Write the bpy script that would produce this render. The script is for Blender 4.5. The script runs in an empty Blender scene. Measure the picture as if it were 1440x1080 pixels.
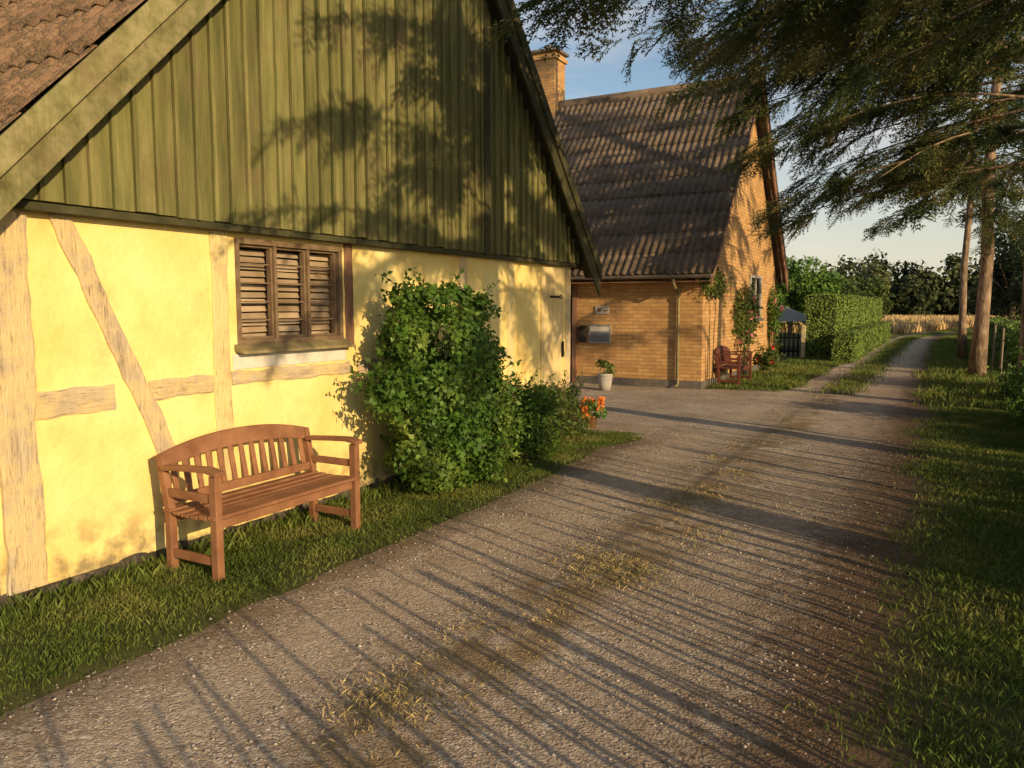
import bpy, math, random
import numpy as np
from mathutils import Vector, Matrix
rng = np.random.default_rng(7); random.seed(7)
scn = bpy.context.scene
C = scn.collection
PI = math.pi

# ------------------------------------------------------------------ objects
def tag(o, label=None, cat=None, group=None, kind=None):
    if label: o['label'] = label
    if cat: o['category'] = cat
    if group: o['group'] = group
    if kind: o['kind'] = kind
    return o
def thing(name, label, cat, loc=(0, 0, 0), rz=0, group=None):
    o = bpy.data.objects.new(name, None); C.objects.link(o)
    o.empty_display_size = .2
    o.location = loc; o.rotation_euler = (0, 0, rz)
    return tag(o, label, cat, group)
def rootloc(p):
    v = Vector((0, 0, 0))
    while p is not None:
        v += p.location; p = p.parent
    return v
def link(name, me, mat, parent=None, smooth=False, world=True, bevel=0):
    if parent is not None and world:
        me.transform(Matrix.Translation(-rootloc(parent)))
    o = bpy.data.objects.new(name, me); C.objects.link(o)
    if mat: me.materials.append(mat)
    if parent is not None: o.parent = parent
    if smooth:
        me.polygons.foreach_set('use_smooth', [True] * len(me.polygons))
    if bevel:
        b = o.modifiers.new('bevel', 'BEVEL'); b.width = bevel; b.segments = 2; b.limit_method = 'ANGLE'
    return o
def npmesh(name, V, F, mat, parent=None, smooth=False, world=True):
    V = np.ascontiguousarray(V, dtype=np.float32).reshape(-1, 3); F = np.ascontiguousarray(F, dtype=np.int32)
    k = F.shape[1]; me = bpy.data.meshes.new(name)
    me.vertices.add(len(V)); me.vertices.foreach_set('co', V.ravel())
    me.loops.add(F.size); me.loops.foreach_set('vertex_index', F.ravel())
    me.polygons.add(len(F)); me.polygons.foreach_set('loop_start', np.arange(0, F.size, k, dtype=np.int32))
    me.update(calc_edges=True)
    return link(name, me, mat, parent, smooth, world)

class MB:
    def __init__(s): s.v = []; s.f = []
    def add(s, vs, fs):
        n = len(s.v); s.v += [tuple(v) for v in vs]; s.f += [tuple(i + n for i in f) for f in fs]; return s
    def box(s, x0, x1, y0, y1, z0, z1):
        return s.add([(x0, y0, z0), (x1, y0, z0), (x1, y1, z0), (x0, y1, z0), (x0, y0, z1), (x1, y0, z1), (x1, y1, z1), (x0, y1, z1)],
                     [(0, 3, 2, 1), (4, 5, 6, 7), (0, 1, 5, 4), (1, 2, 6, 5), (2, 3, 7, 6), (3, 0, 4, 7)])
    def beam(s, a, b, w, t, up=(0, 0, 1)):
        a = Vector(a); b = Vector(b); d = (b - a).normalized(); up = Vector(up)
        sd = d.cross(up).normalized(); u = sd.cross(d)
        vs = []
        for p in (a, b):
            for sx, sy in ((-1, -1), (1, -1), (1, 1), (-1, 1)): vs.append(p + sd * sx * w / 2 + u * sy * t / 2)
        return s.add(vs, [(0, 1, 2, 3), (7, 6, 5, 4), (0, 4, 5, 1), (1, 5, 6, 2), (2, 6, 7, 3), (3, 7, 4, 0)])
    def tube(s, pts, rad, n=8):
        pts = [Vector(p) for p in pts]; vs = []; fs = []
        for i, p in enumerate(pts):
            d = (pts[min(i + 1, len(pts) - 1)] - pts[max(i - 1, 0)]).normalized()
            a = Vector((0, 0, 1)) if abs(d.z) < .9 else Vector((1, 0, 0))
            u = d.cross(a).normalized(); w = d.cross(u)
            r = rad[i] if hasattr(rad, '__len__') else rad
            for k in range(n):
                q = 2 * PI * k / n; vs.append(p + (u * math.cos(q) + w * math.sin(q)) * r)
        for i in range(len(pts) - 1):
            for k in range(n):
                k2 = (k + 1) % n; fs.append((i * n + k, i * n + k2, (i + 1) * n + k2, (i + 1) * n + k))
        fs.append(tuple(range(n - 1, -1, -1))); m = (len(pts) - 1) * n; fs.append(tuple(range(m, m + n)))
        return s.add(vs, fs)
    def lathe(s, c, prof, n=20):
        vs = []; fs = []
        for r, z in prof:
            for k in range(n):
                q = 2 * PI * k / n; vs.append((c[0] + r * math.cos(q), c[1] + r * math.sin(q), c[2] + z))
        for i in range(len(prof) - 1):
            for k in range(n):
                k2 = (k + 1) % n; fs.append((i * n + k, i * n + k2, (i + 1) * n + k2, (i + 1) * n + k))
        fs.append(tuple(range(n - 1, -1, -1)))
        return s.add(vs, fs)
    def prismx(s, poly, x0, x1):
        n = len(poly); vs = [(x0, y, z) for y, z in poly] + [(x1, y, z) for y, z in poly]
        fs = [tuple(range(n - 1, -1, -1)), tuple(range(n, 2 * n))] + [(i, (i + 1) % n, n + (i + 1) % n, n + i) for i in range(n)]
        return s.add(vs, fs)
    def rough(s, y0, z0, y1, z1, w, xb, xf, j=.008, seed=0):
        r = random.Random(seed); L = math.hypot(y1 - y0, z1 - z0); n = max(3, int(L / .07)); dy = (y1 - y0) / L; dz = (z1 - z0) / L
        vs = []; a = b = 0
        for i in range(n + 1):
            t = L * i / n; a = a * .6 + r.uniform(-j, j); b = b * .6 + r.uniform(-j, j)
            for k, (o, x) in enumerate(((-w / 2 + a, xb), (-w / 2 + a, xf - .004), (-w / 2 + a + .012, xf + r.uniform(-.002, .002)), (w / 2 + b - .012, xf + r.uniform(-.002, .002)), (w / 2 + b, xf - .004), (w / 2 + b, xb))):
                vs.append((x, y0 + dy * t - dz * o, z0 + dz * t + dy * o))
        fs = []
        for i in range(n):
            for k in range(5): fs.append((i * 6 + k, i * 6 + k + 1, (i + 1) * 6 + k + 1, (i + 1) * 6 + k))
        fs.append((0, 1, 2, 3, 4, 5)); m = n * 6; fs.append((m + 5, m + 4, m + 3, m + 2, m + 1, m))
        return s.add(vs, fs)
    def build(s, name, mat, parent=None, smooth=False, world=True, bevel=0):
        me = bpy.data.meshes.new(name); me.from_pydata(s.v, [], s.f); me.update()
        import bmesh
        bm = bmesh.new(); bm.from_mesh(me); bmesh.ops.recalc_face_normals(bm, faces=bm.faces); bm.to_mesh(me); bm.free()
        return link(name, me, mat, parent, smooth, world, bevel)

# ------------------------------------------------------------------ materials
def base(name):
    m = bpy.data.materials.new(name); m.use_nodes = True; nt = m.node_tree
    return m, nt, nt.nodes['Principled BSDF']
def N(nt, t, **kw):
    n = nt.nodes.new(t)
    for k, v in kw.items():
        if k in n.inputs: n.inputs[k].default_value = v
        else: setattr(n, k, v)
    return n
def ramp(nt, fac, cols):
    r = nt.nodes.new('ShaderNodeValToRGB'); el = r.color_ramp.elements
    while len(el) < len(cols): el.new(.5)
    for e, (p, c) in zip(el, cols): e.position = p; e.color = (*c, 1)
    nt.links.new(fac, r.inputs[0]); return r.outputs[0]
def mix(nt, fac, a, b, mode='MIX'):
    m = nt.nodes.new('ShaderNodeMix'); m.data_type = 'RGBA'; m.blend_type = mode
    for s, v in ((m.inputs[0], fac), (m.inputs[6], a), (m.inputs[7], b)):
        if isinstance(v, (int, float)): s.default_value = v
        elif isinstance(v, tuple): s.default_value = (*v, 1)
        else: nt.links.new(v, s)
    return m.outputs[2]
def math_(nt, op, a, b=0., c=0.):
    m = nt.nodes.new('ShaderNodeMath'); m.operation = op
    for s, v in zip(m.inputs, (a, b, c)):
        if isinstance(v, (int, float)): s.default_value = v
        else: nt.links.new(v, s)
    return m.outputs[0]
def mrange(nt, v, a, b, c=0., d=1.):
    m = nt.nodes.new('ShaderNodeMapRange'); nt.links.new(v, m.inputs[0])
    for i, x in enumerate((a, b, c, d)): m.inputs[i + 1].default_value = x
    return m.outputs[0]
def coord(nt, stretch=(1, 1, 1)):
    g = nt.nodes.new('ShaderNodeTexCoord'); mp = nt.nodes.new('ShaderNodeMapping'); mp.inputs['Scale'].default_value = stretch
    nt.links.new(g.outputs['Object'], mp.inputs[0]); return mp.outputs[0]
def noise(nt, vec, scale, detail=6, rough=.6):
    n = N(nt, 'ShaderNodeTexNoise', Scale=scale, Detail=min(detail, 5), Roughness=rough)
    nt.links.new(vec, n.inputs['Vector']); return n.outputs[0]
def setbump(nt, bs, h, strength, dist=.01):
    b = N(nt, 'ShaderNodeBump', Strength=strength, Distance=dist)
    nt.links.new(h, b.inputs['Height']); nt.links.new(b.outputs[0], bs.inputs['Normal'])
def pm(name, cols, scale=4, stretch=(1, 1, 1), rough=.85, bump=.3, bscale=40, dist=.01, island=0, spec=.25, trans=0, metal=0, detail=6):
    m, nt, bs = base(name); vec = coord(nt, stretch)
    c = ramp(nt, noise(nt, vec, scale, detail if not island else 2), cols)
    if island:
        g = nt.nodes.new('ShaderNodeNewGeometry')
        h = nt.nodes.new('ShaderNodeHueSaturation'); nt.links.new(c, h.inputs['Color'])
        nt.links.new(mrange(nt, g.outputs['Random Per Island'], 0, 1, 1 - island, 1 + island), h.inputs['Value'])
        c = h.outputs[0]
    nt.links.new(c, bs.inputs['Base Color'])
    bs.inputs['Roughness'].default_value = rough; bs.inputs['Metallic'].default_value = metal
    bs.inputs['Specular IOR Level'].default_value = spec
    if bump: setbump(nt, bs, noise(nt, vec, bscale, 4), bump, dist)
    if trans:
        t = nt.nodes.new('ShaderNodeBsdfTranslucent'); nt.links.new(c, t.inputs[0])
        mx = nt.nodes.new('ShaderNodeMixShader'); mx.inputs[0].default_value = trans
        out = nt.nodes['Material Output']
        nt.links.new(bs.outputs[0], mx.inputs[1]); nt.links.new(t.outputs[0], mx.inputs[2]); nt.links.new(mx.outputs[0], out.inputs[0])
    return m

def plaster():
    m, nt, bs = base('yellow_limewash'); v = coord(nt)
    c = ramp(nt, noise(nt, v, 1.6, 5), [(.3, (.78, .56, .19)), (.5, (.84, .67, .26)), (.68, (.87, .74, .34))])
    st = ramp(nt, noise(nt, v, 2.6, 5, .7), [(.54, (0, 0, 0)), (.74, (1, 1, 1))])
    c = mix(nt, math_(nt, 'MULTIPLY', st, .5), c, (.66, .40, .13))
    g = nt.nodes.new('ShaderNodeNewGeometry'); sp = nt.nodes.new('ShaderNodeSeparateXYZ'); nt.links.new(g.outputs['Position'], sp.inputs[0])
    low = mrange(nt, sp.outputs[2], .5, .02)
    lowm = math_(nt, 'MULTIPLY', low, ramp(nt, noise(nt, v, 7, 5), [(.42, (0, 0, 0)), (.62, (1, 1, 1))]))
    c = mix(nt, lowm, c, (.22, .17, .10))
    nt.links.new(c, bs.inputs['Base Color']); bs.inputs['Roughness'].default_value = .95; bs.inputs['Specular IOR Level'].default_value = .1
    setbump(nt, bs, noise(nt, v, 6, 5, .65), .6, .03)
    return m
M_pl = plaster()
def timber(name, cols, paint=None, stretch=(6, 6, .6), pf_=(.42, .56)):
    m, nt, bs = base(name); v = coord(nt); g = coord(nt, stretch)
    n1 = noise(nt, g, 5, 5, .7)
    c = ramp(nt, n1, cols)
    if paint:
        pf = ramp(nt, noise(nt, v, 4, 5, .7), [(pf_[0], (0, 0, 0)), (pf_[1], (.85, .85, .85))]); c = mix(nt, pf, c, paint)
    cr_ = ramp(nt, noise(nt, coord(nt, tuple(q * 2.2 for q in stretch)), 6, 4, .6), [(.33, (1, 1, 1)), (.39, (0, 0, 0))])
    c = mix(nt, math_(nt, 'MULTIPLY', cr_, .6), c, (.12, .085, .055))
    nt.links.new(c, bs.inputs['Base Color']); bs.inputs['Roughness'].default_value = .9
    setbump(nt, bs, noise(nt, g, 9, 5, .75), .9, .02)
    return m
OAK = [(.34, (.30, .23, .15)), (.43, (.50, .40, .27)), (.6, (.62, .51, .34)), (.72, (.70, .58, .40))]
M_tim = timber('weathered_oak', OAK, (.76, .59, .29))
M_timh = timber('weathered_oak_rail', OAK, (.78, .59, .28), (6, .6, 6))
M_tim2 = timber('limewashed_post', [(.36, (.60, .46, .22)), (.6, (.74, .58, .29))], (.82, .67, .31), pf_=(.38, .5))
M_timd = timber('red_brown_post', [(.3, (.16, .08, .05)), (.6, (.30, .16, .09))])
M_fence = timber('grey_stake', [(.3, (.13, .10, .075)), (.6, (.27, .22, .17))])
def boards(name, cols, vstretch=(3, 3, .35)):
    m, nt, bs = base(name); v = coord(nt, vstretch)
    c = ramp(nt, noise(nt, v, 4, 5, .65), cols)
    g = nt.nodes.new('ShaderNodeNewGeometry')
    h = nt.nodes.new('ShaderNodeHueSaturation'); nt.links.new(c, h.inputs['Color'])
    nt.links.new(mrange(nt, g.outputs['Random Per Island'], 0, 1, .75, 1.22), h.inputs['Value'])
    c2 = mix(nt, ramp(nt, noise(nt, coord(nt), 2.3, 5, .7), [(.5, (0, 0, 0)), (.68, (.6, .6, .6))]), h.outputs[0], (.16, .12, .06))
    nt.links.new(c2, bs.inputs['Base Color']); bs.inputs['Roughness'].default_value = .8; bs.inputs['Specular IOR Level'].default_value = .2
    setbump(nt, bs, noise(nt, coord(nt, (14, 14, .8)), 5, 5), .5, .01)
    return m
M_green = boards('olive_green_boards', [(.3, (.095, .100, .036)), (.5, (.165, .162, .058)), (.7, (.245, .222, .095))])
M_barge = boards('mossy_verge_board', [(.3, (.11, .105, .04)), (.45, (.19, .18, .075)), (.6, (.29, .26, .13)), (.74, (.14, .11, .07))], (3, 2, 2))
M_trimd = pm('dark_trim_and_shaded_verge', [(.3, (.035, .036, .017)), (.7, (.08, .075, .036))], 6)
def roofm(name, a, b, moss, mf, mscale=5.5, bs_=1., dist=.05):
    m, nt, bs = base(name); v = coord(nt)
    c = ramp(nt, noise(nt, v, 2.2, 5, .7), [(.3, a), (.7, b)])
    mo = ramp(nt, noise(nt, v, mscale, 5, .75), [(mf, (0, 0, 0)), (mf + .08, (1, 1, 1))])
    c = mix(nt, math_(nt, 'MULTIPLY', mo, .7), c, moss)
    li = ramp(nt, noise(nt, v, 31, 4, .8), [(.56, (0, 0, 0)), (.68, (1, 1, 1))])
    c = mix(nt, math_(nt, 'MULTIPLY', li, .5), c, (.36, .29, .21))
    nt.links.new(c, bs.inputs['Base Color']); bs.inputs['Roughness'].default_value = .95
    setbump(nt, bs, math_(nt, 'ADD', noise(nt, v, 22, 5, .8), mo), bs_, dist)
    return m
M_roofb = roofm('mossy_brown_roofing', (.21, .125, .07), (.38, .23, .125), (.15, .11, .045), .5, 9, .7, .04)
M_roofh = roofm('weathered_fibre_cement', (.10, .073, .052), (.20, .148, .105), (.075, .06, .033), .52, 5.5, .35, .015)
def brick():
    m, nt, bs = base('yellow_brick')
    g = nt.nodes.new('ShaderNodeTexCoord'); sp = nt.nodes.new('ShaderNodeSeparateXYZ'); nt.links.new(g.outputs['Object'], sp.inputs[0])
    cb = nt.nodes.new('ShaderNodeCombineXYZ'); nt.links.new(math_(nt, 'ADD', sp.outputs[0], sp.outputs[1]), cb.inputs[0]); nt.links.new(sp.outputs[2], cb.inputs[1])
    b = N(nt, 'ShaderNodeTexBrick'); nt.links.new(cb.outputs[0], b.inputs['Vector'])
    b.inputs['Scale'].default_value = 1; b.inputs['Brick Width'].default_value = .24; b.inputs['Row Height'].default_value = .072
    b.inputs['Mortar Size'].default_value = .008; b.inputs['Mortar Smooth'].default_value = .2; b.inputs['Bias'].default_value = 0
    b.inputs['Color1'].default_value = (.76, .45, .17, 1); b.inputs['Color2'].default_value = (.55, .30, .105, 1); b.inputs['Mortar'].default_value = (.42, .29, .16, 1)
    v = coord(nt)
    c = mix(nt, .5, b.outputs[0], ramp(nt, noise(nt, v, 3, 5, .7), [(.3, (.5, .45, .4)), (.7, (1, 1, 1))]), 'MULTIPLY')
    c = mix(nt, .45, c, ramp(nt, noise(nt, v, 14, 4, .7), [(.3, (.5, .5, .5)), (.7, (1, 1, 1))]), 'MULTIPLY')
    nt.links.new(c, bs.inputs['Base Color']); bs.inputs['Roughness'].default_value = .9
    h = math_(nt, 'SUBTRACT', math_(nt, 'MULTIPLY', noise(nt, v, 45, 3), .4), b.outputs[1])
    setbump(nt, bs, h, .6, .01)
    return m
M_brick = brick()
M_bench = pm('red_brown_stained_wood', [(.3, (.18, .08, .04)), (.7, (.33, .16, .08))], 7, (1, 1, 1), .65, .25, 60, .004, spec=.25)
M_bench2 = pm('dark_red_bench_wood', [(.3, (.09, .03, .02)), (.7, (.16, .055, .035))], 7, rough=.7)
M_glass = pm('window_glass', [(.3, (.015, .016, .016)), (.7, (.03, .03, .028))], 2, rough=.08, bump=.05, bscale=3, spec=.8)
M_frame = pm('brown_grey_window_paint', [(.3, (.13, .085, .05)), (.7, (.24, .17, .10))], 12, rough=.7)
M_sill = pm('olive_sill_board', [(.3, (.17, .14, .065)), (.7, (.32, .26, .13))], 8, rough=.7)
M_white = pm('chalky_white', [(.3, (.55, .52, .44)), (.7, (.75, .72, .64))], 9)
M_blind = pm('weathered_slat', [(.3, (.24, .17, .10)), (.7, (.46, .36, .25))], 3, island=.25)
M_hay = pm('brown_inner_slats', [(.3, (.12, .065, .03)), (.7, (.30, .18, .09))], 14, island=.3)
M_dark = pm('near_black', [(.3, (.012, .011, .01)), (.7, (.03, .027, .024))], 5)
M_iron = pm('black_iron', [(.3, (.012, .012, .012)), (.7, (.035, .03, .028))], 30, rough=.5, metal=.6)
M_zinc = pm('grey_zinc', [(.3, (.16, .14, .12)), (.7, (.26, .23, .2))], 9, rough=.5, metal=.4)
M_stone = pm('tarred_field_stone', [(.3, (.03, .026, .022)), (.55, (.09, .075, .06)), (.75, (.24, .20, .15))], 11, bump=.8, bscale=20, dist=.03)
M_door = pm('pale_yellow_door_paint', [(.3, (.62, .47, .22)), (.7, (.78, .62, .30))], 6, (4, 4, .5))
M_blue = pm('grey_blue_panel', [(.3, (.12, .14, .16)), (.7, (.18, .20, .22))], 9, rough=.5)
M_greyp = pm('grey_panel', [(.3, (.20, .20, .19)), (.7, (.35, .34, .31))], 14)
M_pot = pm('pale_grey_pot', [(.3, (.34, .32, .29)), (.7, (.48, .46, .42))], 9, rough=.6)
M_terra = pm('terracotta', [(.3, (.24, .09, .04)), (.7, (.34, .14, .07))], 9)
M_orange = pm('orange_petals', [(.3, (.7, .17, .03)), (.7, (.85, .34, .06))], 30, bump=0, island=.3, trans=.3)
M_red = pm('red_petals', [(.3, (.6, .02, .03)), (.7, (.75, .08, .08))], 30, bump=0, island=.2, trans=.3)
M_pink = pm('pink_petals', [(.3, (.6, .15, .2)), (.7, (.8, .35, .35))], 30, bump=0, island=.2, trans=.3)
M_canvas = pm('grey_canvas', [(.3, (.19, .19, .165)), (.7, (.27, .27, .235))], 3)
M_bark = pm('spruce_bark', [(.3, (.09, .058, .038)), (.5, (.24, .165, .11)), (.72, (.42, .31, .21))], 9, (1, 1, .35), bump=1, bscale=16, dist=.04)
M_twig = pm('grey_twig', [(.3, (.05, .035, .025)), (.7, (.12, .09, .06))], 9)
M_needle = pm('spruce_needles', [(.28, (.045, .07, .022)), (.48, (.085, .115, .032)), (.60, (.16, .16, .048)), (.72, (.30, .20, .075))], 1.1, bump=0, island=.5, rough=.6, trans=.2)
M_leaf = pm('bright_bush_leaves', [(.3, (.05, .12, .018)), (.5, (.10, .20, .03)), (.72, (.21, .28, .055))], 2.5, bump=0, island=.4, trans=.35, rough=.5, spec=.3)
M_leaf2 = pm('olive_bush_leaves', [(.3, (.06, .10, .022)), (.5, (.11, .16, .038)), (.72, (.20, .215, .06))], 2.5, bump=0, island=.4, trans=.35, rough=.55)
M_hedge = pm('clipped_hedge_leaves', [(.3, (.10, .17, .03)), (.7, (.20, .27, .055))], 3, bump=0, island=.35, rough=.7)
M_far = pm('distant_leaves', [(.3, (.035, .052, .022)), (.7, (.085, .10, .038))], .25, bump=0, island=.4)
M_core = pm('inner_shade_fill', [(.3, (.015, .024, .01)), (.7, (.035, .05, .018))], 6, bump=0)  # dark fill colour standing in for shade inside hedges and wood
M_grass = pm('verge_grass_blades', [(.3, (.075, .115, .02)), (.5, (.13, .18, .034)), (.7, (.26, .26, .07))], 1.7, bump=0, island=.45, trans=.3, rough=.6)
M_dry = pm('dry_grass_blades', [(.3, (.22, .19, .07)), (.5, (.34, .27, .11)), (.7, (.48, .37, .18))], 3, bump=0, island=.4)
M_wheat = pm('ripe_crop', [(.3, (.42, .29, .13)), (.7, (.58, .43, .22))], 3, bump=0, island=.3)
M_peb = pm('loose_pebbles', [(.3, (.25, .21, .17)), (.6, (.42, .37, .31)), (.75, (.55, .5, .44))], 30, bump=0, island=.4)
M_litter = pm('brown_litter', [(.3, (.08, .048, .028)), (.7, (.20, .125, .07))], 8, bump=0, island=.5)

DIRT = (.155, .105, .066)
def gravel():
    m, nt, bs = base('lane_gravel'); g = nt.nodes.new('ShaderNodeNewGeometry'); P = g.outputs['Position']
    sp = nt.nodes.new('ShaderNodeSeparateXYZ'); nt.links.new(P, sp.inputs[0]); X = sp.outputs[0]
    vo = N(nt, 'ShaderNodeTexVoronoi', Scale=75.); nt.links.new(P, vo.inputs['Vector'])
    sc = nt.nodes.new('ShaderNodeSeparateColor'); nt.links.new(vo.outputs['Color'], sc.inputs[0])
    stone = ramp(nt, sc.outputs[0], [(0, (.27, .215, .165)), (.35, (.48, .39, .31)), (.75, (.65, .55, .44)), (1, (.90, .80, .68))])
    n11 = noise(nt, P, 1.1, 5, .65)
    big = ramp(nt, n11, [(.35, (.62, .59, .55)), (.65, (1, 1, 1))])
    c = mix(nt, 1, stone, big, 'MULTIPLY')
    e = ramp(nt, noise(nt, P, 5, 5, .7), [(.43, (0, 0, 0)), (.60, (1, 1, 1))])
    c = mix(nt, math_(nt, 'MULTIPLY', e, .65), c, (.37, .285, .205))
    wob = math_(nt, 'MULTIPLY', math_(nt, 'SUBTRACT', noise(nt, P, 2.2, 4), .5), .9)
    for cx in (-2.5, -.98):
        d = math_(nt, 'ABSOLUTE', math_(nt, 'ADD', math_(nt, 'ADD', X, -cx), math_(nt, 'MULTIPLY', wob, .6)))
        c = mix(nt, math_(nt, 'MULTIPLY', mrange(nt, d, .33, .08), .45), c, (.57, .47, .36))
    d = math_(nt, 'ABSOLUTE', math_(nt, 'ADD', math_(nt, 'ADD', X, 1.72), wob))
    mid = math_(nt, 'MULTIPLY', mrange(nt, d, .40, .08), ramp(nt, noise(nt, P, 3.3, 4), [(.40, (0, 0, 0)), (.56, (1, 1, 1))]))
    c = mix(nt, math_(nt, 'MULTIPLY', mid, .85), c, (.25, .18, .095))
    rt = math_(nt, 'MULTIPLY', mrange(nt, math_(nt, 'ADD', X, wob), -1.35, -.55), ramp(nt, noise(nt, P, 9, 5, .75), [(.36, (0, 0, 0)), (.58, (1, 1, 1))]))
    c = mix(nt, math_(nt, 'MULTIPLY', rt, .85), c, DIRT)
    c = mix(nt, mrange(nt, math_(nt, 'ADD', X, math_(nt, 'MULTIPLY', wob, .5)), -.70, -.42), c, DIRT)
    lt = math_(nt, 'MULTIPLY', mrange(nt, math_(nt, 'ADD', X, math_(nt, 'MULTIPLY', wob, .4)), -2.85, -3.15), mrange(nt, sp.outputs[1], 9.3, 8.6, 0, .7))
    c = mix(nt, lt, c, (.17, .125, .075))
    nt.links.new(c, bs.inputs['Base Color']); bs.inputs['Roughness'].default_value = .95; bs.inputs['Specular IOR Level'].default_value = .15
    h = math_(nt, 'ADD', math_(nt, 'MULTIPLY', vo.outputs['Distance'], -.6), math_(nt, 'MULTIPLY', noise(nt, P, 22, 5, .7), 1.6))
    h = math_(nt, 'ADD', h, math_(nt, 'MULTIPLY', n11, 2.))
    setbump(nt, bs, h, 1, .02)
    return m
M_gravel = gravel()
def groundm():
    m, nt, bs = base('turf_soil'); g = nt.nodes.new('ShaderNodeNewGeometry'); P = g.outputs['Position']
    sp = nt.nodes.new('ShaderNodeSeparateXYZ'); nt.links.new(P, sp.inputs[0])
    c = ramp(nt, noise(nt, P, .9, 5), [(.3, (.05, .06, .02)), (.5, (.085, .10, .03)), (.7, (.14, .12, .05))])
    w = noise(nt, P, 3, 5, .7)
    b = mrange(nt, math_(nt, 'ADD', sp.outputs[0], math_(nt, 'MULTIPLY', math_(nt, 'SUBTRACT', w, .5), 1.2)), .15, -.25)
    b = math_(nt, 'MULTIPLY', b, mrange(nt, sp.outputs[0], -2.0, -1.0))
    c = mix(nt, b, c, DIRT)
    nt.links.new(c, bs.inputs['Base Color']); bs.inputs['Roughness'].default_value = .95; bs.inputs['Specular IOR Level'].default_value = .1
    setbump(nt, bs, noise(nt, P, 22, 5, .7), 1, .03)
    return m
M_ground = groundm()

# ------------------------------------------------------------------ scatter helpers
def unit(v): return v / np.maximum(np.linalg.norm(v, axis=-1, keepdims=True), 1e-9)
def leaves(P, Nn, size, aspect=.55, jit=.6, droop=.3, r=rng):
    n = len(P); nn = unit(Nn + r.normal(0, jit, (n, 3)))
    t = r.normal(0, 1, (n, 3)); t[:, 2] -= droop; t = unit(t - nn * np.sum(t * nn, 1, keepdims=True))
    b = np.cross(nn, t); L = (size * r.uniform(.55, 1.35, n))[:, None]; W = L * aspect
    V = np.stack([P, P + t * L * .45 + b * W / 2 + nn * L * .1, P + t * L, P + t * L * .45 - b * W / 2 + nn * L * .1], 1)
    return V.reshape(-1, 3), np.arange(4 * n).reshape(-1, 4)
def lump_points(c, rad, n, lumps, lr=(.28, .5), zmin=.05, r=rng):
    c = np.array(c); rad = np.array(rad)
    d = unit(r.normal(0, 1, (lumps, 3))); lc = d * r.uniform(.35, .8, (lumps, 1)); R = r.uniform(*lr, lumps)
    k = r.integers(0, lumps, n); q = unit(r.normal(0, 1, (n, 3)))
    p = lc[k] + q * (R[k] * r.uniform(.45, 1.05, n) ** .5)[:, None]
    P = c + p * rad; m = P[:, 2] > zmin
    return P[m], unit(q[m] * .6 + unit(p[m]) * .8)
def blob(c, rad, seed, k=.75, n=3):
    import bmesh
    bm = bmesh.new(); bmesh.ops.create_icosphere(bm, subdivisions=n, radius=1)
    r = np.random.default_rng(seed); D = unit(r.normal(0, 1, (10, 3))); A = r.uniform(-.12, .22, 10)
    vs = []
    for v in bm.verts:
        p = np.array(v.co); s = k + sum(a * max(0, float(p @ d)) ** 4 for a, d in zip(A, D))
        vs.append(tuple(np.array(c) + p * s * np.array(rad)))
    fs = [tuple(v.index for v in f.verts) for f in bm.faces]; bm.free(); return vs, fs
def grass(name, X, Y, h, w, mat, parent=None, lean=.5, z0=0.):
    n = len(X); a = rng.uniform(0, 2 * PI, n); H = h * rng.uniform(.5, 1.25, n); W = w * rng.uniform(.7, 1.3, n)
    la = rng.uniform(0, 2 * PI, n); ll = H * lean * rng.uniform(.1, 1, n)
    z = np.full(n, z0); dx = np.cos(a) * W / 2; dy = np.sin(a) * W / 2; lx = np.cos(la) * ll; ly = np.sin(la) * ll
    V = np.stack([np.stack([X - dx, Y - dy, z], 1), np.stack([X + dx, Y + dy, z], 1),
                  np.stack([X + dx * .7 + lx * .35, Y + dy * .7 + ly * .35, z + H * .6], 1), np.stack([X + lx, Y + ly, z + H], 1)], 1)
    return npmesh(name, V, np.arange(4 * n).reshape(-1, 4), mat, parent)
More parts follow.
